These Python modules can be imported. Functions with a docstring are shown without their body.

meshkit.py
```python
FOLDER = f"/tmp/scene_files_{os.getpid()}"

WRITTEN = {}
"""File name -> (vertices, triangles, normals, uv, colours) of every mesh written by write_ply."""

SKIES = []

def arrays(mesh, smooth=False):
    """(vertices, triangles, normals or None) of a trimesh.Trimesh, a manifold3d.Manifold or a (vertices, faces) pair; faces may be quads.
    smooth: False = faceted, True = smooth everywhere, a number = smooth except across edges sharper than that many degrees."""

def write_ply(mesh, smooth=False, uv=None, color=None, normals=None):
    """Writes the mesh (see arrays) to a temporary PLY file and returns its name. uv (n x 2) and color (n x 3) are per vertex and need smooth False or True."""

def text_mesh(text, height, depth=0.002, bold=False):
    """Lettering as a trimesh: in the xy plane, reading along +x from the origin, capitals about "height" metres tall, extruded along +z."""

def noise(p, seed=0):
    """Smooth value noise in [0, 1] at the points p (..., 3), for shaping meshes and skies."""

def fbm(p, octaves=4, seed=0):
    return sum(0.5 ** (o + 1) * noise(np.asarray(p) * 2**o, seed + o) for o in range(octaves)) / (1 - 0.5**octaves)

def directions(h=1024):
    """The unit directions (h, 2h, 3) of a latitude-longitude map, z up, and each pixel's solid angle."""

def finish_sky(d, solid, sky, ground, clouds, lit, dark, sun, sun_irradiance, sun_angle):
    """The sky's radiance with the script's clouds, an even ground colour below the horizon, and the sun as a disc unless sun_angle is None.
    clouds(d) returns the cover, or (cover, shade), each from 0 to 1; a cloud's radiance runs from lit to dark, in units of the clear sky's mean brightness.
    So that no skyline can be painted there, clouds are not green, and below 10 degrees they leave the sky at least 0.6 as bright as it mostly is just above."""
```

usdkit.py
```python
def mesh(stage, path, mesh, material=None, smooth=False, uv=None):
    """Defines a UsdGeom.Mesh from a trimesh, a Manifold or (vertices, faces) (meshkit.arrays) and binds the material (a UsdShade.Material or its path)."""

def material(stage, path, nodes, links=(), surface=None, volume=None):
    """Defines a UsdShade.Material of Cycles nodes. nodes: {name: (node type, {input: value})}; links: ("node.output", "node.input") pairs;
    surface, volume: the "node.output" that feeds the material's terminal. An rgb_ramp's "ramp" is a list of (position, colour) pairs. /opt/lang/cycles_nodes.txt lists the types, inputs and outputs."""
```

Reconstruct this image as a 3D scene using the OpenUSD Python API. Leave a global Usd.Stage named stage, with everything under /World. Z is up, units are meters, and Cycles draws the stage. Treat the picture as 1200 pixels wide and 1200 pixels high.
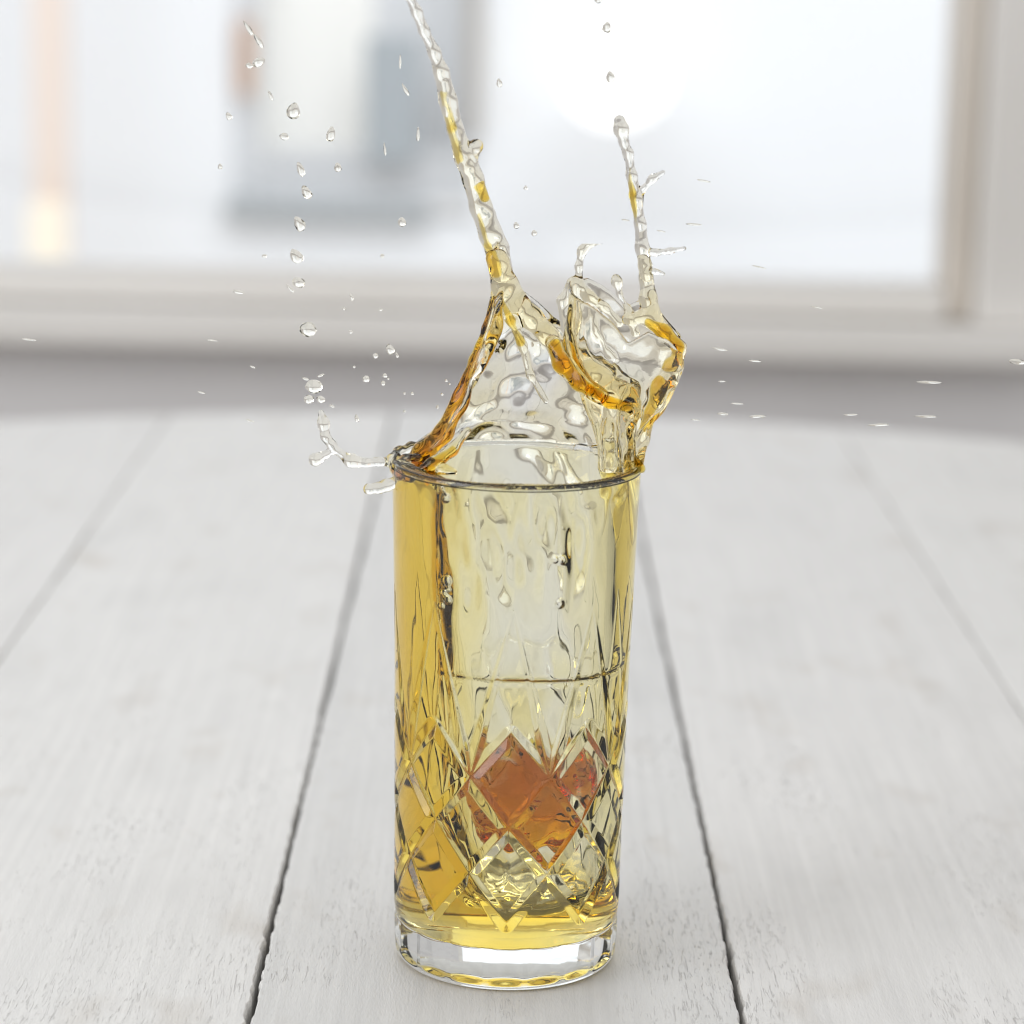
import math, numpy as np, trimesh, usdkit
from meshkit import fbm, noise
from pxr import Usd, UsdGeom, UsdLux, UsdShade, Gf, Sdf
from scipy import ndimage, sparse
from shapely.geometry import Polygon, Point, box as sbox

stage = Usd.Stage.CreateInMemory()
UsdGeom.SetStageUpAxis(stage, 'Z'); UsdGeom.SetStageMetersPerUnit(stage, 1.0)
world = UsdGeom.Xform.Define(stage, '/World'); stage.SetDefaultPrim(world.GetPrim())
UsdGeom.Scope.Define(stage, '/World/Looks')

# ------------------------------------------------------------------ camera
FPX, CAM = 3241.7, np.array([-0.00455, -0.75838, 0.29268])       # focal length for a 1200 px wide picture; place
PITCH, YAW, ROLL = 0.210523, 0.0046718, 0.0237396
fwd = np.array([math.sin(YAW)*math.cos(PITCH), math.cos(YAW)*math.cos(PITCH), -math.sin(PITCH)])
rgt = np.array([math.cos(YAW), -math.sin(YAW), 0.0]); upv = np.cross(rgt, fwd)
rgt, upv = math.cos(ROLL)*rgt+math.sin(ROLL)*upv, -math.sin(ROLL)*rgt+math.cos(ROLL)*upv
cam = UsdGeom.Camera.Define(stage, '/World/camera')
cam.AddTransformOp().Set(Gf.Matrix4d(*rgt, 0, *upv, 0, *(-fwd), 0, *CAM, 1))
cam.CreateHorizontalApertureAttr(36.0); cam.CreateVerticalApertureAttr(36.0)
cam.CreateFocalLengthAttr(36.0*FPX/1200)
cam.CreateFStopAttr(8.3); cam.CreateFocusDistanceAttr(float(fwd @ (np.array([0, -.014, .07])-CAM)))
cam.CreateExposureAttr(0.0)

def at(x, y, Y):
    """The point at depth Y (metres beyond the glass's axis) on the sight line through a place in the 1200 px photograph."""
    d = fwd+rgt*(x-600)/FPX-upv*(y-600)/FPX
    return CAM+d*(Y-CAM[1])/d[1]

# ------------------------------------------------------------------ light
def mat(name, nodes, links=(), surface=None, volume=None):
    return usdkit.material(stage, '/World/Looks/'+name, nodes, links, surface, volume)

dome = UsdLux.DomeLight.Define(stage, '/World/room_light')
dm = mat('room_light', {'b': ('background_shader', {'color': (0.985, 0.985, 0.98), 'strength': 0.80})}, surface='b.background')
UsdShade.MaterialBindingAPI.Apply(dome.GetPrim()).Bind(dm)

def rect(name, pos, target, w, h, inten, color):
    l = UsdLux.RectLight.Define(stage, '/World/'+name)
    pos, target = np.array(pos, float), np.array(target, float)
    z = pos-target; z /= np.linalg.norm(z); x = np.cross([0, 0, 1.0], z); x /= np.linalg.norm(x); y = np.cross(z, x)
    l.AddTransformOp().Set(Gf.Matrix4d(*x, 0, *y, 0, *z, 0, *pos, 1))
    l.CreateWidthAttr(w); l.CreateHeightAttr(h); l.CreateIntensityAttr(inten); l.CreateColorAttr(Gf.Vec3f(*color))
    return l
rect('left_window_light', (-1.9, -0.9, 0.95), (0, 1.3, 0), 1.4, 1.5, 3.8, (0.97, 0.985, 1.0))
rect('outdoor_light', (0, 2.3, 3.0), (0, 5.0, -0.4), 6.0, 2.0, 3.3, (0.87, 0.935, 1.0))

# ------------------------------------------------------------------ helpers
used = {}
def path(name, parent=None):
    base = (str(parent.GetPath()) if parent else '/World')+'/'+name
    n = used.get(base, 0); used[base] = n+1
    return base if n == 0 else f'{base}_{n:03d}'
def tag(p, label=None, cat=None, group=None, kind=None):
    for k, v in (('label', label), ('category', cat), ('group', group), ('kind', kind)):
        if v: p.SetCustomDataByKey(k, v)
    return p
def obj(name, mesh, m, parent=None, smooth=False):
    return usdkit.mesh(stage, path(name, parent), mesh, m, smooth=smooth).GetPrim()
def thing(name, label, cat, loc=(0, 0, 0), group=None):
    x = UsdGeom.Xform.Define(stage, path(name)); x.AddTranslateOp().Set(Gf.Vec3d(*map(float, loc)))
    return tag(x.GetPrim(), label, cat, group)
def bx(x0, x1, y0, y1, z0, z1, bevel=0.0):
    if bevel:
        import manifold3d as m3
        pts = [(x, y, z) for x in (x0, x1) for y in (y0, y1) for z in (z0, z1)]
        b = bevel; c = np.array([(x0+x1)/2, (y0+y1)/2, (z0+z1)/2]); out = []
        for p in pts:
            s = np.sign(c-np.array(p))
            for k in range(3):
                q = np.array(p)+s*b; q[k] = p[k]; out.append(q)
        return trimesh.convex.convex_hull(np.array(out))
    m = trimesh.creation.box((x1-x0, y1-y0, z1-z0)); m.apply_translation(((x0+x1)/2, (y0+y1)/2, (z0+z1)/2)); return m
cat_ = trimesh.util.concatenate

def principled(name, color, rough=0.5, **kw):
    return mat(name, {'p': ('principled_bsdf', {'base_color': color, 'roughness': rough, **kw})}, surface='p.BSDF')

def painted(name, color, dark, scale=6, rough=0.5):
    return mat(name, {'g': ('geometry', {}), 'n': ('noise_texture', {'scale': scale, 'detail': 5}),
        'r': ('rgb_ramp', {'ramp': [(0.3, dark), (0.6, color)]}), 'p': ('principled_bsdf', {'roughness': rough})},
        [('g.position', 'n.vector'), ('n.fac', 'r.fac'), ('r.color', 'p.base_color')], surface='p.BSDF')

# ------------------------------------------------------------------ setting: floor, wall
obj('floor', bx(-4, 4, -4, 1.62, -0.80, -0.75), painted('floor_wood', (0.30, 0.27, 0.24), (0.22, 0.19, 0.17), 3))
tag(stage.GetPrimAtPath('/World/floor'), kind='structure')
WX0, WX1, WZ0, WZ1 = -1.15, 0.371, -0.0035, 1.25       # clear opening of the window
wall = cat_([bx(-4, 4, 1.60, 1.75, -0.75, WZ0-0.055), bx(-4, WX0-.07, 1.60, 1.75, WZ0-.055, WZ1+.07),
             bx(WX1+.075, 4, 1.60, 1.75, WZ0-.055, WZ1+.07), bx(-4, 4, 1.60, 1.75, WZ1+.07, 2.2)])
tag(obj('wall', wall, painted('wall_paint', (0.74, 0.725, 0.73), (0.70, 0.685, 0.69), 4, 0.7)), kind='structure')

# ------------------------------------------------------------------ window in the wall behind the table
wood = painted('window_paint', (0.80, 0.775, 0.745), (0.77, 0.745, 0.71), 5)
wood_in = painted('window_stop_paint', (0.74, 0.68, 0.61), (0.69, 0.63, 0.56), 5)
win = thing('window', 'wide white painted window with broad sill behind the round table', 'window')
obj('bottom_rail', bx(WX0, WX1, 1.575, 1.64, WZ0-.028, WZ0, .003), wood, win)
obj('sill', bx(WX0-.08, WX1+.10, 1.530, 1.64, WZ0-.060, WZ0-.030, .004), wood, win)
obj('stile', bx(WX1, WX1+.022, 1.585, 1.66, WZ0-.028, WZ1, .003), wood_in, win)
obj('stile', bx(WX0-.022, WX0, 1.585, 1.66, WZ0-.028, WZ1, .003), wood_in, win)
obj('top_rail', bx(WX0-.022, WX1+.022, 1.575, 1.64, WZ1+.001, WZ1+.03, .003), wood, win)
obj('casing', bx(WX1+.023, WX1+.090, 1.560, 1.61, WZ0-.0295, WZ1+.09, .004), wood, win)
obj('casing', bx(WX0-.090, WX0-.023, 1.560, 1.61, WZ0-.0295, WZ1+.09, .004), wood, win)
obj('casing', bx(WX0-.022, WX1+.022, 1.560, 1.61, WZ1+.031, WZ1+.09, .004), wood, win)
pane_m = mat('window_glass', {'f': ('fresnel', {'IOR': 1.45}), 't': ('transparent_bsdf', {}), 'g': ('glossy_bsdf', {'roughness': 0.0, 'color': (1, 1, 1)}), 'm': ('mix_closure', {})},
             [('f.fac', 'm.fac'), ('t.BSDF', 'm.closure1'), ('g.BSDF', 'm.closure2')], surface='m.closure')
obj('pane', bx(WX0, WX1, 1.606, 1.610, WZ0, WZ1), pane_m, win)

# ------------------------------------------------------------------ what lies outside, far out of focus
fac = thing('building', 'white building across the street with one pale window and grey sill', 'building')
fwall = painted('facade_paint', (0.86, 0.87, 0.88), (0.83, 0.845, 0.86), 0.8, 0.8)
fx0, fx1, fz0, fz1 = -0.575, -0.075, -0.285, 0.75
obj('wall', cat_([bx(-6, fx0, 5.0, 5.2, -2.5, 4), bx(fx1, 6, 5.0, 5.2, -2.5, 4), bx(fx0, fx1, 5.0, 5.2, -2.5, fz0-.04), bx(fx0, fx1, 5.0, 5.2, fz1, 4)]), fwall, fac)
fw = obj('window', cat_([bx(fx0, fx0+.05, 5.02, 5.10, fz0, fz1), bx(fx1-.03, fx1, 5.02, 5.10, fz0, fz1), bx(fx0+.05, fx1-.03, 5.02, 5.10, fz1-.04, fz1),
         bx(fx0+.05, fx1-.03, 5.02, 5.10, -.215, -.185), bx(fx0+.05, fx1-.03, 5.03, 5.09, fz0, -.216)]), principled('facade_window_frame', (0.66, 0.67, 0.68), 0.6), fac)
obj('sill', bx(fx0-.012, fx1-.09, 4.95, 5.09, fz0-.040, fz0-.001, .005), principled('facade_sill', (0.42, 0.44, 0.445), 0.7), fac)
obj('shutter', bx(-.300, -.190, 4.97, 5.018, -.200, .055, .004), principled('shutter_paint', (0.36, 0.395, 0.415), 0.6), fac)
obj('curtain', bx(-.525, -.290, 5.115, 5.125, -.184, .70), mat('lit_curtain', {'p': ('principled_bsdf', {'base_color': (0.85, 0.84, 0.80), 'roughness': 0.9, 'emission_color': (1, 0.98, 0.92), 'emission_strength': 0.08})}, surface='p.BSDF'), fac)
obj('curtain', bx(-.289, -.106, 5.115, 5.125, -.184, .70), principled('pale_curtain', (0.70, 0.71, 0.72), 0.9), fac)
obj('drainpipe', trimesh.creation.cylinder(radius=.016, height=.62, sections=16, transform=trimesh.transformations.translation_matrix((-.078, 4.97, .16))), principled('pipe_paint', (0.42, 0.39, 0.35), 0.6), fac)
obj('brick_panel', bx(-.560, -.535, 4.98, 5.019, -.07, .08), principled('terracotta', (0.62, 0.40, 0.27), 0.8), fac)
lamp_glow = mat('lamp_glass_lit', {'e': ('emission', {'color': (1, 1, 1), 'strength': 1.5})}, surface='e.emission')
lamp = thing('globe_lamp', 'big glowing white globe lamp on the facade outside the window', 'lamp', (0.207, 4.78, 0.0))
gl = trimesh.creation.icosphere(3, .108); gl.apply_translation((0, 0, .004)); obj('globe', gl, lamp_glow, lamp, True)
obj('bracket', trimesh.creation.cylinder(radius=.02, height=.10, sections=16, transform=trimesh.transformations.rotation_matrix(math.pi/2, (1, 0, 0), (0, 0, 0)) @ trimesh.transformations.translation_matrix((0, 0, -.168))), principled('bracket_paint', (0.8, 0.8, 0.8)), lamp)
post = thing('lantern_post', 'slim terracotta post with a glowing warm lantern at its foot outside', 'post', (-.908, 4.75, -2.5))
obj('post', bx(-.034, .034, -.03, .03, 0, 3.2, .004), principled('post_paint', (0.86, 0.73, 0.64), 0.7), post)
obj('lantern', bx(-.036, .036, -.09, -.031, 2.09, 2.23, .012), mat('warm_lantern', {'e': ('emission', {'color': (1, 0.92, 0.77), 'strength': 1.08})}, surface='e.emission'), post)

# ------------------------------------------------------------------ the round plank table
TC, TR = (0.01, 0.165), 0.738
def plank_material(name, tint, off):
    n = {'g': ('geometry', {}), 'mp': ('mapping', {'scale': (1, 1, 1), 'location': off}),
         'm1': ('mapping', {'scale': (950, 85, 85)}), 'grain': ('noise_texture', {'scale': 1, 'detail': 5, 'roughness': 0.62, 'distortion': 1.6}),
         'm2': ('mapping', {'scale': (22, 9, 9)}), 'area': ('noise_texture', {'scale': 1, 'detail': 4, 'roughness': 0.55}),
         'm3': ('mapping', {'scale': (1500, 300, 300)}), 'fine': ('noise_texture', {'scale': 1, 'detail': 2}),
         'crk': ('map_range', {'from_min': 0.28, 'from_max': 0.42, 'to_min': 1.0, 'to_max': 0.0, 'clamp': True}),
         'msk': ('map_range', {'from_min': 0.46, 'from_max': 0.72, 'to_min': 0.0, 'to_max': 1.0, 'clamp': True}),
         'cm': ('math', {'math_type': 'multiply'}),
         'base': ('rgb_ramp', {'ramp': [(0.25, tuple(0.90*c for c in tint)), (0.5, tint), (0.75, tuple(min(.9, 1.03*c) for c in tint))]}),
         'm4': ('mapping', {'scale': (34, 17, 17)}), 'sp': ('noise_texture', {'scale': 1, 'detail': 3}),
         'spr': ('map_range', {'from_min': 0.58, 'from_max': 0.76, 'to_min': 0.0, 'to_max': 0.42, 'clamp': True}),
         'm5': ('mapping', {'scale': (330, 7, 7)}), 'lg': ('noise_texture', {'scale': 1, 'detail': 3, 'roughness': 0.6}), 'lgr': ('map_range', {'from_min': 0.3, 'from_max': 0.7, 'to_min': 0.93, 'to_max': 1.04}), 'lgm': ('mix', {'mix_type': 'multiply', 'fac': 1.0}),
         'wear': ('mix', {'color2': (0.42, 0.39, 0.35)}), 'cf': ('math', {'math_type': 'multiply', 'value2': 0.32}),
         'stain': ('mix', {'color2': (0.52, 0.46, 0.39)}),
         'h1': ('math', {'math_type': 'multiply', 'value2': -1.0}), 'h2': ('math', {'math_type': 'multiply_add', 'value2': 0.22}),
         'b': ('bump', {'strength': 0.7, 'distance': 0.0008}),
         'p': ('principled_bsdf', {'roughness': 0.52, 'specular_ior_level': 0.4})}
    l = [('g.position', 'mp.vector')]+[('mp.vector', f'{m}.vector') for m in ('m1', 'm2', 'm3', 'm4', 'm5')]
    l += [('m1.vector', 'grain.vector'), ('m2.vector', 'area.vector'), ('m3.vector', 'fine.vector'), ('m4.vector', 'sp.vector'), ('grain.fac', 'crk.value'), ('area.fac', 'msk.value'),
          ('crk.result', 'cm.value1'), ('msk.result', 'cm.value2'), ('area.fac', 'base.fac'), ('base.color', 'stain.color1'), ('sp.fac', 'spr.value'), ('spr.result', 'stain.fac'),
          ('m5.vector', 'lg.vector'), ('lg.fac', 'lgr.value'), ('stain.color', 'lgm.color1'), ('lgr.result', 'lgm.color2'), ('lgm.color', 'wear.color1'), ('cm.value', 'cf.value1'), ('cf.value', 'wear.fac'), ('wear.color', 'p.base_color'),
          ('cm.value', 'h1.value1'), ('fine.fac', 'h2.value1'), ('h1.value', 'h2.value3'), ('h2.value', 'b.height'), ('b.normal', 'p.normal')]
    return mat(name, n, l, surface='p.BSDF')
plank_m = [plank_material('plank_paint_a', (0.75, 0.735, 0.715), (0, 0, 0)), plank_material('plank_paint_b', (0.71, 0.70, 0.682), (3.1, 7.7, 0)), plank_material('plank_paint_c', (0.765, 0.752, 0.73), (8.3, 2.2, 0))]
table = thing('round_table', 'round white painted plank table the glass of whisky stands on', 'table')
rng = np.random.default_rng(5)
seams = [-.0695+.0], [.0655]
xs = sorted([-.0695-.1335*k for k in range(0, 5)]+[.0655+.1325*k for k in range(0, 5)])
xs = [-.75]+[x for x in xs if abs(x) < .68]+[.76]
disc = Point(*TC).buffer(TR, quad_segs=90)
def ragged(x, side, seed):
    """A plank edge along x, a little uneven where the paint has chipped."""
    ys = np.concatenate([np.arange(-.62, -.16, .03), np.arange(-.16, .25, .0011), np.arange(.25, .95, .02)])
    j = (fbm(np.stack([ys*260, ys*0+seed, ys*0], 1), 3, seed)-.5)*.0013+(fbm(np.stack([ys*14, ys*0+seed, ys*0], 1), 2, seed+9)-.5)*.0004
    return np.stack([x+side*((.0008 if abs(x) < .1 else .00035)+np.maximum(j, -.0004)), ys], 1)
for i, (a, b) in enumerate(zip(xs[:-1], xs[1:])):
    L, R = ragged(a, 1, 2*i+1), ragged(b, -1, 2*i+2)
    poly = Polygon(np.vstack([L, R[::-1]])).intersection(disc)
    top = poly.buffer(-.0006)
    if top.geom_type != 'Polygon': top = max(top.geoms, key=lambda g: g.area)
    dz = rng.uniform(-.0006, 0.0) if abs((a+b)/2) > .07 else 0.0
    parts = []
    vt, ft = trimesh.creation.triangulate_polygon(top, engine='earcut'); parts.append(trimesh.Trimesh(np.c_[vt, np.full(len(vt), dz)], ft, process=False))
    lower = trimesh.creation.extrude_polygon(poly, .024, engine='earcut'); lower.apply_translation((0, 0, -.0255+dz)); parts.append(lower)
    # the rounded arris between the two
    n = 0; tc = np.array(top.exterior.coords)[:-1]
    from shapely import line_interpolate_point
    lc = [poly.exterior.interpolate(poly.exterior.project(Point(p))) for p in tc]
    lc = np.array([(q.x, q.y) for q in lc]); m = len(tc)
    v = np.vstack([np.c_[tc, np.full(m, dz)], np.c_[.6*tc+.4*lc, np.full(m, dz-.0002)], np.c_[lc, np.full(m, dz-.0015)]])
    f = []
    k = np.arange(m); k2 = (k+1) % m
    for r in (0, 1):
        f += [np.stack([r*m+k, (r+1)*m+k, (r+1)*m+k2], 1), np.stack([r*m+k, (r+1)*m+k2, r*m+k2], 1)]
    parts.append(trimesh.Trimesh(v, np.vstack(f), process=False))
    obj('plank', cat_(parts), plank_m[(i*2) % 3], table)
sub = trimesh.creation.extrude_polygon(Point(*TC).buffer(TR-.02, quad_segs=40), .018, engine='earcut'); sub.apply_translation((0, 0, -.0465))
dark_wood = principled('dark_wood', (0.03, 0.028, 0.025), 0.8)
obj('under_board', sub, dark_wood, table)
col = trimesh.creation.cylinder(radius=.05, height=.66, sections=32); col.apply_translation((TC[0], TC[1], -.0475-.33)); obj('column', col, principled('table_leg_paint', (0.6, 0.6, 0.58)), table, 30)
foot = trimesh.creation.cylinder(radius=.28, height=.04, sections=48); foot.apply_translation((TC[0], TC[1], -.7285)); obj('foot', foot, stage.GetPrimAtPath('/World/Looks/table_leg_paint').GetPath(), table, 30)

# ------------------------------------------------------------------ the cut highball glass
H, ZF = 0.1452, 0.0125                       # rim height, inner floor
def r_out(z): return .0324+.0024*np.clip((z-.04)/.105, 0, 1)**1.25
RI0, RI1 = .0298, .0334                      # inner wall radius at z=0 and z=H
def r_in(z): return RI0+(RI1-RI0)*z/H
NC, STEP = 9, 2*math.pi/9
zA, dz_ = .0760, .01385
zE = zA-4*dz_
R0 = .0332
def cuts():
    s = []
    for k in range(NC):
        t = -math.pi/2+k*STEP
        for sg in (-1, 1):
            s.append((t, zA, t+sg*2*STEP*.5*2, zE, 1.0, 1.0))           # the two families of slanted cuts
            s.append((t+sg*STEP/2, zA-dz_, t, .1105, 1.0, 0.12))        # spire legs up to the tip
    return s
nt, zz = 1080, np.concatenate([np.linspace(.0165, .115, 460), np.linspace(.115, H-.0022, 26)[1:]])
th = np.arange(nt)*2*math.pi/nt
TT, ZZ = np.meshgrid(th, zz)
depth = np.zeros_like(TT)
for (t0, z0, t1, z1, w0, w1) in cuts():
    a, b = np.array([0, z0]), np.array([(t1-t0)*R0, z1]); ab = b-a
    du = (TT-t0+3*math.pi-(t1-t0)/2) % (2*math.pi)-math.pi+(t1-t0)/2
    U = du*R0
    tt = np.clip((U*ab[0]+(ZZ-z0)*ab[1])/(ab @ ab), 0, 1)
    d = np.hypot(U-tt*ab[0], ZZ-z0-tt*ab[1]); w = (w0+(w1-w0)*tt)*.00235
    g = w*.50*np.clip(1-d/w, 0, 1)
    depth = np.maximum(depth, g)
depth = ndimage.gaussian_filter(depth, (0.6, 0.7), mode=('nearest', 'wrap'))
rr = r_out(ZZ)+.00025*np.exp(-((ZZ-.05)/.03)**4)-depth
wall_v = np.stack([rr*np.cos(TT), rr*np.sin(TT), ZZ], -1)
def ringp(r, z, flat=0.0):
    q = r
    if flat:                                                            # faceted foot: 18 shallow panels
        ph = (th+math.pi/2+math.pi/18) % (2*math.pi/18)-math.pi/18
        q = (1-flat)*r+flat*np.minimum(r, r*math.cos(math.pi/18)*1.004/np.cos(ph))
    q = q*np.ones_like(th)
    return np.stack([q*np.cos(th), q*np.sin(th), np.full(nt, z)], -1)
rings = [ringp(1e-5, .0026), ringp(.010, .0025), ringp(.020, .0020), ringp(.0255, .0012), ringp(.0272, .0004), ringp(.0282, .0001), ringp(.0290, .0000), ringp(.0300, .00025), ringp(.0309, .0009), ringp(.0315, .0018), ringp(.0318, .0028),
         ringp(.0319, .0034, 1), ringp(.0321, .0070, 1), ringp(.0322, .0112, 1), ringp(.0321, .0124, .8), ringp(.0320, .0130, .3), ringp(.03215, .0140), ringp(.0323, .0152)]
rings += list(wall_v)
ro, ri = float(r_out(H)), float(r_in(H)); rc = (ro+ri)/2; rw = (ro-ri)/2
for a in np.linspace(0, math.pi, 9): rings.append(ringp(rc+rw*math.cos(a), H-.0016+.0016*math.sin(a)))
ZCUT = .1438
for z in (.1432, ZCUT-.0002): rings.append(ringp(float(r_in(z)), z))
V = np.vstack(rings); nr = len(rings)
i, j = np.meshgrid(np.arange(nr-1), np.arange(nt), indexing='ij'); j2 = (j+1) % nt
F = np.stack([i*nt+j, i*nt+j2, (i+1)*nt+j2, (i+1)*nt+j], -1).reshape(-1, 4)
glass_m = mat('clear_glass', {'g': ('glass_bsdf', {'color': (0.985, 0.99, 0.985), 'roughness': 0.0, 'IOR': 1.5})}, surface='g.BSDF')
glass = thing('highball_glass', 'tall clear cut glass tumbler with diamond pattern standing on the table', 'glass')
obj('tumbler', (V, F), glass_m, glass, True)

# ------------------------------------------------------------------ whisky: fields on grids, turned into closed surfaces
def liquid(name, sig, ior=1.34, wet=False, tint=(1, 1, 1)):
    D = max(sig)*1.02
    n = {'s': ('glass_bsdf', {'color': tint, 'roughness': 0.0, 'IOR': ior}), 'v': ('absorption_volume', {'color': tuple(1-s/D for s in sig), 'density': D})}
    l = []
    if wet:                                             # where the liquid touches the glass the step in index is that between the two
        n |= {'g': ('geometry', {}), 'x': ('separate_xyz', {}), 'x2': ('math', {'math_type': 'multiply'}), 'y2': ('math', {'math_type': 'multiply'}), 'a': ('math', {'math_type': 'add'}), 'r': ('math', {'math_type': 'sqrt'}),
              'ri': ('math', {'math_type': 'multiply_add', 'value2': (RI1-RI0)/H, 'value3': RI0-.00025}), 'c1': ('math', {'math_type': 'greater_than'}), 'c2': ('math', {'math_type': 'less_than', 'value2': ZF+.0002}),
              'c': ('math', {'math_type': 'maximum'}), 'i': ('math', {'math_type': 'multiply_add', 'value2': 1.34/1.5-ior, 'value3': ior})}
        l = [('g.position', 'x.vector'), ('x.x', 'x2.value1'), ('x.x', 'x2.value2'), ('x.y', 'y2.value1'), ('x.y', 'y2.value2'), ('x2.value', 'a.value1'), ('y2.value', 'a.value2'), ('a.value', 'r.value1'),
             ('x.z', 'ri.value1'), ('r.value', 'c1.value1'), ('ri.value', 'c1.value2'), ('x.z', 'c2.value1'), ('c1.value', 'c.value1'), ('c2.value', 'c.value2'), ('c.value', 'i.value1'), ('i.value', 's.IOR')]
    return mat(name, n, l, surface='s.BSDF', volume='v.volume')
M_body = liquid('whisky', (1.6, 11.5, 70), wet=True)
M_crown = liquid('whisky_crown', (2.5, 15, 66))
M_streak = liquid('whisky_streak', (45, 200, 1000), ior=1.02)
M_jet = liquid('whisky_jet', (1.2, 7, 30))
M_dark = liquid('whisky_dark', (20, 57, 460), ior=1.22)
M_drop = mat('whisky_drop', {'g': ('glass_bsdf', {'color': (0.985, 0.975, 0.94), 'roughness': 0.0, 'IOR': 1.34})}, surface='g.BSDF')

class Grid:
    def __init__(s, lo, hi, h):
        s.lo, s.h = np.array(lo, float), h
        s.n = np.ceil((np.array(hi)-s.lo)/h).astype(int)+1
        s.ax = [s.lo[k]+h*np.arange(s.n[k]) for k in range(3)]
        s.f = np.full(s.n, .02, np.float32)
    def box(s, lo, hi):
        a = np.clip(np.floor((np.array(lo)-s.lo)/s.h).astype(int), 0, s.n); b = np.clip(np.ceil((np.array(hi)-s.lo)/s.h).astype(int)+1, 0, s.n)
        sl = tuple(slice(p, q) for p, q in zip(a, b))
        if min(b-a) <= 0: return None, None
        return sl, np.meshgrid(*[s.ax[k][sl[k]].astype(np.float32) for k in range(3)], indexing='ij')
    def points(s): return np.meshgrid(*[a.astype(np.float32) for a in s.ax], indexing='ij', sparse=True)
    def add(s, sl, d, k=.0012):
        c = s.f[sl]; hh = np.clip(.5+.5*(c-d)/k, 0, 1)
        s.f[sl] = c*(1-hh)+d*hh-k*hh*(1-hh)
    def rope(s, pts, k=.0012):
        pad = .004
        for (p, r), (q, t) in zip(pts[:-1], pts[1:]):
            m = max(r, t)+pad
            sl, g = s.box(np.minimum(p, q)-m, np.maximum(p, q)+m)
            if sl is None: continue
            ab = q-p; L = ab @ ab+1e-12
            u = np.clip(((g[0]-p[0])*ab[0]+(g[1]-p[1])*ab[1]+(g[2]-p[2])*ab[2])/L, 0, 1)
            d = np.sqrt((g[0]-p[0]-u*ab[0])**2+(g[1]-p[1]-u*ab[1])**2+(g[2]-p[2]-u*ab[2])**2)-(r+(t-r)*u)
            s.add(sl, d, k)
    def wobble(s, amp, scale, seed, octaves=3):
        m = np.abs(s.f) < .004
        idx = np.argwhere(m)
        p = s.lo+idx*s.h
        s.f[m] += ((fbm(p*scale, octaves, seed)-.5)*2*amp).astype(np.float32)

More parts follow.
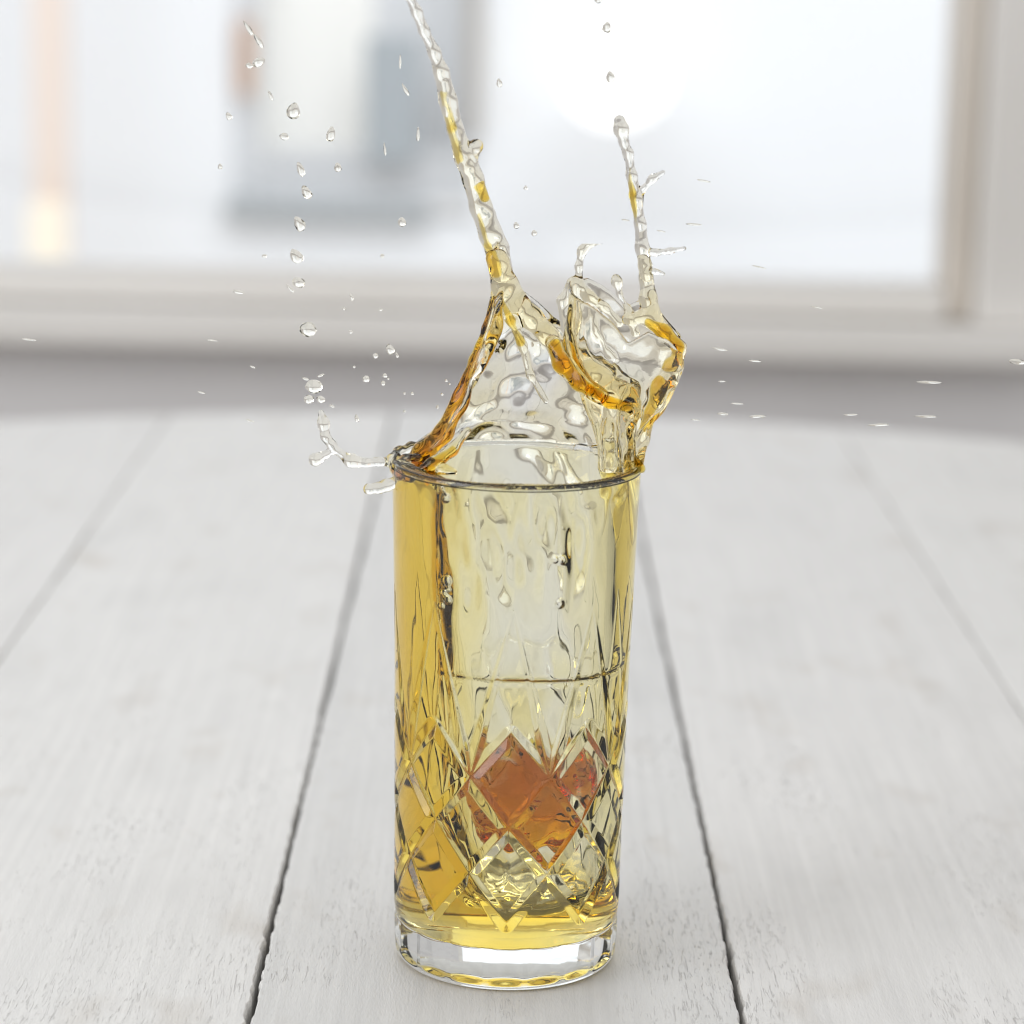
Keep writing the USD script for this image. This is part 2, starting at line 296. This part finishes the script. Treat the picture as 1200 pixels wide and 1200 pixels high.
def surface(f, lo, h, smooth=3, fixed=None):
    """Surface nets: a closed mesh where the field changes sign."""
    f = np.pad(f, 1, constant_values=.01); lo = np.array(lo)-h
    s = f < 0
    c = [s[a:s.shape[0]-1+a, b:s.shape[1]-1+b, d:s.shape[2]-1+d] for a in (0, 1) for b in (0, 1) for d in (0, 1)]
    anyc, allc = c[0].copy(), c[0].copy()
    for x in c[1:]: anyc |= x; allc &= x
    act = np.argwhere(anyc & ~allc)
    ids = np.full(anyc.shape, -1, np.int32); ids[tuple(act.T)] = np.arange(len(act))
    corner = np.array([(a, b, d) for a in (0, 1) for b in (0, 1) for d in (0, 1)])
    val = np.stack([f[tuple((act+k).T)] for k in corner], 1).astype(float)
    acc, cnt = np.zeros((len(act), 3)), np.zeros(len(act))
    for a in range(8):
        for b in range(a+1, 8):
            if np.abs(corner[a]-corner[b]).sum() != 1: continue
            m = (val[:, a] < 0) != (val[:, b] < 0)
            t = val[m, a]/(val[m, a]-val[m, b])
            acc[m] += corner[a]+t[:, None]*(corner[b]-corner[a]); cnt[m] += 1
    v = lo+h*(act+acc/cnt[:, None])
    faces = []
    for ax in range(3):
        o = [k for k in range(3) if k != ax]
        e = [slice(None)]*3; e2 = [slice(None)]*3; e[ax] = slice(0, -1); e2[ax] = slice(1, None)
        m = s[tuple(e)] != s[tuple(e2)]
        p = np.argwhere(m); ok = (p[:, o[0]] > 0) & (p[:, o[1]] > 0); p = p[ok]
        ins = s[tuple(p.T)]
        q = []
        for da, db in ((0, 0), (1, 0), (1, 1), (0, 1)):
            w = p.copy(); w[:, o[0]] -= da; w[:, o[1]] -= db; q.append(ids[tuple(w.T)])
        q = np.stack(q, 1)
        flip = ins if ax != 1 else ~ins
        q[~flip] = q[~flip][:, ::-1]
        faces.append(q)
    faces = np.vstack(faces)
    if smooth:
        e = np.vstack([faces[:, [0, 1]], faces[:, [1, 2]], faces[:, [2, 3]], faces[:, [3, 0]]])
        A = sparse.coo_matrix((np.ones(len(e)), (e[:, 0], e[:, 1])), shape=(len(v),)*2).tocsr(); A = ((A+A.T) > 0).astype(float)
        W = sparse.diags(1/np.maximum(np.asarray(A.sum(1)).ravel(), 1)) @ A
        hold = fixed(v) if fixed is not None else np.zeros(len(v), bool)
        v0 = v.copy()
        for _ in range(smooth):
            for lam in (.55, -.50):
                v = v+lam*(W @ v-v); v[hold] = v0[hold]
    return v, faces

def pick(v, f, least=400):
    """Drops crumbs that the wobble cut off."""
    n = len(v); e = np.vstack([f[:, [0, 1]], f[:, [1, 2]], f[:, [2, 3]]])
    k, lab = sparse.csgraph.connected_components(sparse.coo_matrix((np.ones(len(e)), (e[:, 0], e[:, 1])), shape=(n, n)), directed=False)
    size = np.bincount(lab); keep = size[lab] >= least
    new = np.cumsum(keep)-1; ff = f[keep[f[:, 0]]]
    return v[keep], new[ff]
import scipy.sparse.csgraph

def smin(a, b, k):
    hh = np.clip(.5+.5*(b-a)/k, 0, 1); return b*(1-hh)+a*hh-k*hh*(1-hh)
def smax(a, b, k): return -smin(-a, -b, k)

whisky = thing('whisky', 'golden whisky lining the tumbler and bursting above its rim in a splash', 'drink')

# the darker mass low in the hollow
def lump(x, y, z):
    p = np.stack(np.broadcast_arrays(x, y, z), -1).astype(float)
    n1 = fbm(p*np.array([110, 110, 150]), 2, 41)-.5
    u = ((np.abs(x-.0055)/.0225)**2.4+(np.abs(y-.0060)/.0180)**2.4+(np.abs(z-.0575)/.0265)**2.4)**(1/2.4)
    d = (u-1)*.0180
    top = z-(.0592+.002*np.sin(x*420+1.0)+.0014*np.sin(x*900+y*300))
    return smax(d+n1*.007, top, .002)

# (a) inside the tumbler
g = Grid((-.0345, -.0345, ZF-.001), (.0345, .0345, ZCUT+.0006), .00046)
X, Y, Z = g.points()
rho = np.sqrt(X*X+Y*Y); ang = np.arctan2(Y, X)
d_out = np.maximum(np.maximum(rho-r_in(Z), ZF-Z), Z-ZCUT).astype(np.float32)
# film thickness on the wall, as a field on (angle, height)
na, nz = 720, len(g.ax[2]); A_, Z_ = np.meshgrid(np.arange(na)*2*math.pi/na-math.pi, g.ax[2], indexing='ij')
cyl = np.stack([np.cos(A_)*.030, np.sin(A_)*.030, Z_], -1)
skew = cyl.copy(); skew[..., 2] = .55*Z_+.35*cyl[..., 0]
rip = (fbm(skew*np.array([190, 190, 105]), 2, 11)-.5)*.0078
men = .089+.0006*np.sin(A_*3)+np.where(A_ > 0, -.0048*np.sin(A_)+.0017*np.sin(5*A_+1)+.0008*np.sin(13*A_), 0)
film = .0014+rip*np.clip((np.abs(np.sin(A_))-.64)/.26, 0, 1)*np.where(A_ > 0, 2.6, np.clip(.7+(Z_-.110)/.03, .35, 1.3))+.0008/(1+np.exp((Z_-men)/.00035))
film += .0010*np.exp(-((Z_-.1405)/.0020)**2)*np.clip(fbm(cyl*260, 2, 15)-.55, 0, 1)*3
film = ndimage.gaussian_filter(np.maximum(film, .0004), (3.5, 1.6), mode=('wrap', 'nearest'))+(.0007+.0008*(A_ > 0))*np.exp(-((Z_-men)/.0008)**2)
ia = ((ang+math.pi)/(2*math.pi)*na); kz = np.arange(nz, dtype=np.float32)[None, None, :]
fl = ndimage.map_coordinates(np.vstack([film, film[:1]]), [np.broadcast_to(ia, np.broadcast_shapes(ia.shape, kz.shape)).ravel(), np.broadcast_to(kz, np.broadcast_shapes(ia.shape, kz.shape)).ravel()], order=1).reshape(len(g.ax[0]), len(g.ax[1]), nz)
void = rho-(r_in(Z)-fl)
wl = fbm(np.stack(np.broadcast_arrays(X*0, Y*40, Z*28), -1)[0:1], 3, 21)[0]-.5
xl_ = -(.0216-.0028/(1+np.exp((Z-.064)/.005))-.0068/(1+np.exp((Z-.040)/.004))+.0012*wl[None]+.0010*np.sin(Z*60)); xr_ = .0286+.0012*wl[None, ::-1]
cx_, ax_ = (xl_+xr_)/2, (xr_-xl_)/2
void = smax(void, (((np.abs(X-cx_)/ax_)**2.2+(np.abs(Y)/.0345)**2.2)**(1/2.2)-1)*.022, .006)
pool = .0205+(fbm(np.stack(np.broadcast_arrays(X*110, Y*110, X*0), -1)[..., 0, :] if False else np.stack(np.broadcast_arrays(X[..., 0]*110, Y[..., 0]*110, X[..., 0]*0), -1), 3, 31)-.5)*.004
void = smax(void, (pool[..., None]-Z)*.9, .007)
d = np.maximum(d_out, -void)
tz = np.clip((Z-.118)/(ZCUT-.118), 0, 1)
d = np.maximum(smin(d, np.sqrt((X-.0330+.0047*tz)**2+(Y+.001)**2)-(.0010+.0047*tz), .003), d_out)
lp = lump(X, Y, Z).astype(np.float32)
lump_f = np.maximum(lp, void+.0004).astype(np.float32)
for (px, py, r) in ((652, 657, .0011), (662, 658, .0014), (658, 710, .0016), (514, 683, .0018), (509, 697, .0013), (517, 705, .0015), (505, 713, .0012), (520, 692, .0010), (515, 585, .0016), (510, 575, .0010), (545, 592, .0008), (560, 590, .0007), (662, 620, .0006)):
    q = at(px, py, -.0315 if 530 < px < 700 else -.0285); rr_ = math.hypot(q[0], q[1]); lim = float(r_in(q[2]))-.0004-r
    if rr_ > lim: q[:2] *= lim/rr_
    d = np.maximum(d, r-np.sqrt((X-q[0])**2+(Y-q[1])**2+(Z-q[2])**2))
v, f = surface(d.astype(np.float32), g.lo, g.h, 4, lambda v: (np.hypot(v[:, 0], v[:, 1]) > r_in(v[:, 2])-.00016) | (v[:, 2] < ZF+.00016))
rv = np.hypot(v[:, 0], v[:, 1]); onw = rv > r_in(v[:, 2])-.00016
v[onw, :2] *= (r_in(v[onw, 2])/rv[onw])[:, None]
obj('liquid_body', pick(v, f), M_body, whisky, True)
del d, void, fl, d_out, wl, lp

# (b) the dark mass
v, f = surface(lump_f, g.lo, g.h, 5)
obj('dark_swirl', pick(v, f), M_dark, whisky, True)

# (c) the crown above the rim
PX = .000247
def px(pts):
    """Rope points (x, y, radius in px, depth in mm) as (point, radius)."""
    return [(at(x, y, dy*.001), r*PX) for x, y, r, dy in pts]
def zpx(py): return at(600, py, 0)[2]
def xpx(x, py): return at(x, py, 0)[0]
def raster(poly, lo, hi, h):
    """Signed distance to a polygon given in px, on an (x, z) raster at depth 0 (negative inside)."""
    from matplotlib.path import Path as MP
    raise NotImplementedError
def poly_sdf(poly, x, zi):
    P = np.array([at(a, b, 0)[[0, 2]] for a, b in poly]); Q = np.roll(P, -1, 0)
    d2, ins = np.full(x.shape, 1.0, np.float32), np.zeros(x.shape, bool)
    for a, b in zip(P, Q):
        ab = b-a; u = np.clip(((x-a[0])*ab[0]+(zi-a[1])*ab[1])/(ab @ ab), 0, 1)
        d2 = np.minimum(d2, (x-a[0]-u*ab[0])**2+(zi-a[1]-u*ab[1])**2)
        cr = ((a[1] > zi) != (b[1] > zi)); 
        if abs(ab[1]) > 1e-12: ins ^= cr & (x < a[0]+(zi-a[1])*ab[0]/ab[1])
    return np.where(ins, -1, 1)*np.sqrt(d2)
RIMCUT = ZCUT-.0004
g = Grid((-.041, -.026, RIMCUT-.001), (.054, .034, .2055), .00042)
sl, (X, Y, Z) = g.box(g.lo, g.lo+g.h*(g.n-1))
ZI = Z-.2137*Y
P3 = np.stack([X, Y, Z], -1).astype(float)
# back sheet: a leaning cone wall from the rim up to the root of the tall jet
zk = [zpx(y) for y in (575, 545, 510, 455, 410, 375, 345, 320)]
xl = [xpx(x, y) for x, y in ((466, 575), (470, 545), (519, 510), (545, 455), (563, 410), (575, 375), (583, 345), (585, 320))]
XL = np.interp(Z, zk, xl); XR = np.interp(Z, [.14, .155, .165, .18, .20], [.0325, .0325, .034, .030, .020])
xc, Rc = (XL+XR)/2, (XR-XL)/2
n1 = ndimage.gaussian_filter(fbm(P3*np.array([105, 105, 80]), 2, 51)-.5, 3); n2 = ndimage.gaussian_filter(fbm(P3*120, 1, 52)-.5, 3)
sh = np.abs(np.sqrt((X-xc)**2+(Y-.001)**2)-Rc+n1*.0085)-(.0007+.0030*np.clip(n2+.08, -.16, 1)+.0010*np.clip((.156-Z)/.012, 0, 1))
S1 = [(455, 590), (470, 553), (495, 530), (519, 507), (545, 455), (563, 410), (575, 375), (584, 345), (600, 345), (625, 372), (650, 400), (690, 440), (720, 458), (750, 476), (752, 590)]
d1 = smax(smax(sh, poly_sdf(S1, X, ZI), .0008), -.006-Y, .002)
g.add(sl, d1.astype(np.float32), .001)
# right cup
kz_ = [.140, .150, .160, .168, .176, .186, .20]
Rk, Ck = [.0052, .0064, .0105, .0138, .0166, .0168, .0165], [.0278, .0288, .0312, .0320, .0312, .0298, .0295]
c2, R2 = np.interp(Z, kz_, Ck), np.interp(Z, kz_, Rk)
n3 = ndimage.gaussian_filter(fbm(P3*np.array([120, 120, 80]), 2, 61)-.5, 3); n4 = ndimage.gaussian_filter(fbm(P3*140, 1, 62)-.5, 3)
sh = np.abs(np.sqrt((X-c2)**2+((Y+.001)*1.25)**2)-R2+n3*.0050)-(.0007+.0012*np.clip(n4+.1, -.2, 1)+.0006*np.exp(-((Z-.163)/.008)**2))
S2 = [(640, 600), (655, 420), (658, 352), (668, 333), (690, 338), (715, 358), (735, 378), (757, 366), (776, 378), (800, 402), (798, 425), (778, 470), (757, 490), (752, 600)]
d2 = smax(sh, poly_sdf(S2, X, ZI), .0008)
g.add(sl, d2.astype(np.float32), .0012)
ropes = [
 [(478, 556, 13, -4), (496, 531, 11, 0), (520, 507, 10, 3), (541, 463, 9, 6), (558, 423, 6.5, 7), (571, 385, 6, 7), (585, 347, 8, 7)],
 [(487, 560, 9, -8), (508, 545, 7, -9), (530, 528, 5, -7), (548, 505, 4, -3)],
 [(581, 303, 12, 6), (592, 335, 14, 8), (604, 352, 13, 8), (622, 372, 12, 9), (642, 393, 11, 9), (666, 417, 12, 8), (690, 438, 13, 5), (716, 457, 12, 1), (742, 472, 10, -4)],
 [(590, 345, 9, 6), (600, 375, 6, 6), (612, 405, 4.5, 8), (622, 440, 3.5, 11), (640, 470, 3, 14)],
 [(648, 402, 9, 2), (660, 425, 12, 0), (680, 446, 11, -2), (705, 462, 9, -5)],
 [(735, 374, 6, 3), (758, 371, 9, 0), (778, 388, 9, -2), (794, 408, 9, -2), (789, 430, 9, -2), (776, 458, 10, -3), (762, 484, 8, -3), (752, 515, 7, -4), (745, 550, 7, -5)],
 [(663, 385, 6, 4), (659, 352, 5, 4), (671, 332, 5, 5), (690, 345, 4.5, 6), (708, 360, 4.5, 7), (725, 378, 5, 7)],
 [(716, 466, 6, -8), (712, 500, 5, -6), (712, 548, 5, -6)], [(735, 480, 5, -8), (735, 515, 5, -7), (737, 552, 5, -7)],
 [(690, 350, 3.5, 9), (700, 385, 4, 10), (716, 420, 4, 10)], [(745, 390, 5, 4), (736, 362, 3.2, 4), (726, 345, 2.6, 4), (723, 330, 5.5, 4), (722, 325, 4, 4)],
 [(680, 335, 4, 5), (678, 312, 4, 5), (682, 294, 4.2, 5), (692, 284, 4.5, 6), (704, 280, 4.5, 6), (718, 278, 3, 7), (732, 281, 2.4, 8)],
 [(768, 376, 10, 0), (760, 350, 9, 0), (757, 325, 8, 1), (754, 304, 7.5, 1)],
]
for r in ropes: g.rope(px(r), .0016)
for (x, y, r, dy) in ((520, 552, 8, -12), (548, 556, 6, -17)): g.rope(px([(x, y, r, dy), (x+9, y+3, r*.8, dy)]), .002)
inside = np.sqrt(X*X+Y*Y)-(r_in(Z)-.0003)
g.f = np.where(Z < H+.0004, np.maximum(g.f, inside), g.f).astype(np.float32)
g.wobble(.0005, np.array([170, 170, 100]), 71, 2)
g.f = np.maximum(g.f, RIMCUT-Z)
v, f = surface(g.f, g.lo, g.h, 4)
obj('splash_crown', pick(v, f), M_crown, whisky, True)
ra = float(r_in(.1447))-.0006
arc = [(np.array([ra*math.cos(t), ra*math.sin(t), .14472]), .00050+.00012*math.sin(7*t)) for t in np.linspace(-math.pi+.25, -.05, 60)]
gr = Grid((-.036, -.036, .1435), (.036, .006, .1458), .00032); gr.rope(arc, .0005); ring = surface(gr.f, gr.lo, gr.h, 3)
obj('rim_film', ring, liquid('whisky_rim', (60, 230, 900), ior=1.34), whisky, True)
streaks = [[(484, 552, 11, -2), (497, 530, 10, 0), (520, 507, 9, 3), (541, 463, 8, 6), (558, 423, 6.6, 7), (571, 385, 5, 7), (583, 350, 4, 7)], [(490, 556, 6, -8), (508, 545, 5, -9), (530, 528, 3.5, -7)],
    [(650, 405, 7, 2), (661, 425, 9, 0), (680, 446, 8, -2), (705, 462, 6.5, -5)], [(760, 376, 5, 0), (778, 390, 6.5, -2), (793, 408, 6.5, -2), (788, 430, 6.5, -2)], [(776, 450, 5, -3), (762, 484, 5, -3), (755, 500, 4, -3)],
    [(690, 455, 5, -6), (712, 470, 6, -8), (735, 474, 5, -6)], [(586, 350, 3.5, 6), (599, 375, 3.4, 6), (611, 402, 2.6, 8)], [(745, 540, 4, -6), (751, 549, 4, -8)],
    [(584, 320, 4, 8), (573, 286, 3.2, 6), (562, 250, 3, 5)], [(567, 232, 4.5, 4), (561, 217, 3.2, 4)], [(541, 188, 2.4, 3), (530, 150, 2, 2), (520, 108, 1.8, 1)], [(747, 264, 2.4, 1), (741, 228, 2.4, 1), (738, 196, 2, 0)]]
for r_ in streaks:
    q = [(p, t*PX) for p, t in [(at(x, y, dy*.001), w) for x, y, w, dy in r_]]; P_ = np.array([p for p, _ in q])
    gs = Grid(P_.min(0)-.005, P_.max(0)+.005, .0004); gs.rope(q, .0012); gs.wobble(.0007, np.array([230, 230, 160]), 77, 2)
    v, f = surface(gs.f, gs.lo, gs.h, 3); obj('amber_streak', pick(v, f, 60), M_streak, whisky, True)
del P3, X, Y, Z, ZI, sh, d1, d2, n1, n2, n3, n4

def part(name, ropes_, m, h=.00034, amp=.0004, scale=420, seed=1, zlo=None, parent=None, k=.0012):
    pts = [p for r in ropes_ for p in px(r)]
    q = np.array([p for p, _ in pts]); R = max(r for _, r in pts)+.0025
    g = Grid(q.min(0)-R, q.max(0)+R, h)
    for r in ropes_: g.rope(px(r), k)
    g.wobble(amp, scale*np.array([1, 1, .42]), seed, 2)
    if zlo is not None: g.f = np.maximum(g.f, (zlo-g.ax[2])[None, None, :].astype(np.float32))
    v, f = surface(g.f, g.lo, g.h, 3)
    return obj(name, pick(v, f, 60), m, parent, True)

# (d) the tall left jet, the right jet, the arms thrown over the left rim
zj = zpx(318)+.0002
part('jet', [[(589, 322, 10, 8), (584, 303, 12, 7), (574, 275, 12.5, 6), (564, 243, 12.5, 5), (555, 210, 11, 4), (545, 183, 11, 3), (534, 152, 8.5, 2), (525, 118, 9, 1), (517, 84, 9.5, 0), (509, 62, 7.5, -1), (497, 36, 6, -2), (488, 14, 5.5, -3), (478, -6, 5, -3), (468, -30, 4.5, -4)],
             [(548, 192, 8, 3), (553, 178, 7, 2), (558, 171, 8.5, 1)], [(597, 322, 6, 9), (588, 290, 7, 10), (575, 250, 6, 7), (567, 232, 3.5, 6)], [(560, 216, 5, 2), (548, 196, 5, 0), (534, 160, 3.5, 0), (524, 130, 4, -1), (521, 96, 3, -2)]], M_jet, amp=.0006, scale=150, seed=81, parent=whisky)
part('jet', [[(758, 325, 6, 1), (756, 312, 7.5, 1), (752, 290, 7.5, 1), (750, 262, 6.5, 1), (746, 235, 6.5, 1), (741, 205, 6, 0), (737, 180, 5, 0), (731, 166, 4.5, -1), (728, 152, 7.5, -1), (726, 141, 6, -1)],
             [(752, 294, 5, 1), (768, 296, 3.6, -1), (785, 294, 3, -3), (802, 291, 3.2, -5)], [(746, 240, 4, 1), (755, 220, 3.6, 0), (764, 210, 4.5, -1), (777, 202, 3.5, -2)], [(756, 320, 5, 0), (768, 318, 3, -2), (777, 321, 2.4, -3)]], M_jet, amp=.0005, scale=230, seed=82, parent=whisky)
part('rim_spill', [[(492, 556, 8, -12), (478, 552, 9, -8), (466, 549, 8, -4), (460, 540, 7, 0), (468, 530, 6.5, 3), (482, 524, 5.5, 6), (498, 520, 4, 9)], [(466, 548, 6, -6), (474, 538, 5, -4), (490, 536, 4.5, -3)],
             [(463, 541, 5.5, -1), (446, 541, 4.6, -2), (428, 542, 4.6, -3), (411, 540, 7.5, -3), (399, 531, 4, -4), (389, 521, 4, -4), (381, 511, 4.5, -5), (379, 496, 6.2, -5), (376, 483, 3, -5)],
             [(392, 528, 3, -4), (382, 533, 3.2, -4), (370, 538, 8, -4)],
             [(470, 561, 6, -6), (454, 569, 6.5, -8), (443, 572, 5.5, -9), (433, 573, 6.5, -10)]], M_jet, amp=.00035, scale=430, seed=83, parent=whisky)

# ------------------------------------------------------------------ droplets in the air: every one a thing of its own
D = [  # x, y, half width, half height, tilt, depth mm, group key
 (291,33,2.2,9,-33,6,'a'),(303,48,2.6,9,-33,6,'a'),(303,73,7,5,-30,5,'a'),(292,77,4,3,20,6,'a'),(317,112,2,6,-25,5,'a'),(344,130,7.5,9,10,3,'a'),(333,160,5,4,0,4,'a'),(352,198,3.6,8.5,-22,2,'a'),(359,225,5,8.5,-28,2,'a'),(351,262,5.5,9,-28,2,'a'),(347,300,6.5,9.5,-32,1,'a'),(350,331,7,5.5,10,1,'a'),(340,338,1.8,6,-45,1,'a'),(361,386,9.5,8,10,0,'a'),(368,453,10,7.5,8,-2,'a'),(362,468,5.5,5,0,-2,'a'),(376,468,5,4,20,-2,'a'),
 (388,157,4.6,8.5,8,8,'b'),(396,196,4,5,-10,8,'b'),(268,136,3,4.5,-25,14,'b'),(258,195,2.4,3,0,14,'b'),(279,342,6,2,10,8,'b'),(310,300,3,2,0,12,'b'),(411,389,2.2,2,0,4,'b'),(412,348,1.8,4,-20,6,'b'),(403,362,1.8,1.8,0,6,'b'),(448,300,2.4,2.4,0,9,'b'),
 (469,72,1.3,8,0,12,'c'),(475,105,2,7.5,-30,10,'c'),(490,157,1.8,8,0,10,'c'),(451,175,1.3,7.5,-8,12,'c'),(471,260,4.5,5,0,6,'c'),(585,97,3,5,-12,15,'c'),(616,220,2.2,2.4,0,6,'c'),(605,264,3.2,3.8,-15,5,'c'),(626,273,3.2,3.4,-15,5,'c'),
 (457,409,4.6,6,-20,-3,'d'),(440,417,3,3,0,-3,'d'),(465,416,1.5,3.4,-20,-3,'d'),(429,444,4,3.8,0,-4,'d'),(451,440,2.4,2.6,0,-3,'d'),(449,449,2.5,2.8,0,-3,'d'),(455,444,1.2,1.2,0,-3,'d'),(474,461,1.4,1.5,0,-2,'d'),(483,461,1.5,2,0,-2,'d'),(474,482,1.5,1.5,0,-2,'d'),(523,446,1.6,1.7,0,0,'d'),(527,450,1.2,1.2,0,0,'d'),(518,462,1.4,1.6,0,0,'d'),(513,477,1.4,2.2,0,0,'d'),(418,490,2.2,4.4,-10,-4,'d'),(389,476,3,1.8,20,-2,'d'),(358,444,4.2,1.4,15,-2,'d'),(376,440,4,1.4,-25,-2,'d'),(415,430,1.5,1.5,0,-3,'d'),(446,363,2,1.6,0,4,'d'),
 (249,399,6,1.2,3,15,'e'),(296,430,3,1.5,20,10,'e'),(236,460,4.5,1.2,15,14,'e'),(293,493,4.5,1.6,15,8,'e'),(34,398,8,1.4,5,25,'e'),
 (711,32,4.8,6,10,2,'f'),(715,90,4.6,6.5,-10,1,'f'),(701,0,4,3.4,0,2,'f'),
 (825,212,8,1.5,10,4,'g'),(813,263,9,1.8,2,2,'g'),(733,258,4.5,1.5,8,5,'g'),(775,271,5,1.2,10,4,'g'),(890,313,8,1.1,12,6,'g'),
 (843,409,8.5,2,9,-2,'h'),(885,423,7,1.6,3,0,'h'),(846,447,4.2,1.2,0,0,'h'),(864,473,7,1.3,2,2,'h'),(888,488,9,2.3,-3,-4,'h'),(847,485,6,2.2,4,6,'h'),(815,492,5.5,1.3,5,2,'h'),(997,486,8,1.3,-3,8,'h'),(1030,498,12,2,-3,-2,'h'),(1088,448,13.5,2.1,0,-6,'h'),(1085,488,12.5,1.7,0,0,'h'),(1192,424,10,4,5,6,'h'),(957,360,7,1.2,8,10,'h')]
where = {'a': 'in the chain left of the jet', 'b': 'floating beside the falling chain', 'c': 'before the window by the jet', 'd': 'in the cluster left of the splash',
         'e': 'at far left over the table', 'f': 'above the tip of the right jet', 'g': 'just right of the right jet', 'h': 'flung far right over the dark wall'}
grp = {'a': 'chain of drops falling left of the jet', 'b': 'stray drops beside the falling chain', 'c': 'drops before the window near the tall jet', 'd': 'small drops clustered left of the splash', 'e': 'streaks of liquid at the far left', 'f': 'drops above the right jet', 'g': 'streaks beside the right jet', 'h': 'streaks flung to the far right'}
ordn = ['first', 'second', 'third', 'fourth', 'fifth', 'sixth', 'seventh', 'eighth', 'ninth', 'tenth', 'eleventh', 'twelfth', 'thirteenth', 'fourteenth', 'fifteenth', 'sixteenth', 'seventeenth', 'eighteenth', 'nineteenth', 'twentieth', 'twenty-first']
rank = {}
for key in where:
    mem = [n for n, q in enumerate(D) if q[6] == key]
    horiz = key in 'egh'
    for o, n in enumerate(sorted(mem, key=lambda n: D[n][0] if horiz else D[n][1])): rank[n] = ordn[o]+(' from the left' if horiz else ' from the top')
ico = trimesh.creation.icosphere(3, 1.0)
for n, (x, y, rx, ry, tilt, dy, key) in enumerate(D):
    if key in 'egh': ry *= .75
    c = at(x, y, dy*.001); s = PX*(1+dy*.0013)
    v = np.array(ico.vertices)
    big = max(rx, ry)
    v = v*(1+(fbm(v*1.3+n*7.1, 2, 90+n)-.5)[:, None]*(.32 if big > 4 else .2))
    v[:, 0] *= 1-.28*(v[:, 2] if ry > rx else 0)                       # a little tail on the long ones
    v = v*np.array([rx, min(rx, ry)*1.0, ry])*s
    a = math.radians(-tilt) ; v[:, [0, 2]] = np.stack([v[:, 0]*math.cos(a)-v[:, 2]*math.sin(a), v[:, 0]*math.sin(a)+v[:, 2]*math.cos(a)], 1) if tilt else v[:, [0, 2]]
    shape = 'long thin' if big/min(rx, ry) > 2.4 else 'oval' if big/min(rx, ry) > 1.35 else 'round'
    size = 'large' if big > 7 and min(rx, ry) > 4 else 'tiny' if big < 3 else 'small'
    p = usdkit.mesh(stage, path('whisky_droplet'), (v, ico.faces), M_drop, smooth=True)
    p.AddTranslateOp().Set(Gf.Vec3d(*map(float, c)))
    tag(p.GetPrim(), f'{size} {shape} clear drop, {rank[n]} {where[key]}', 'droplet', grp[key])
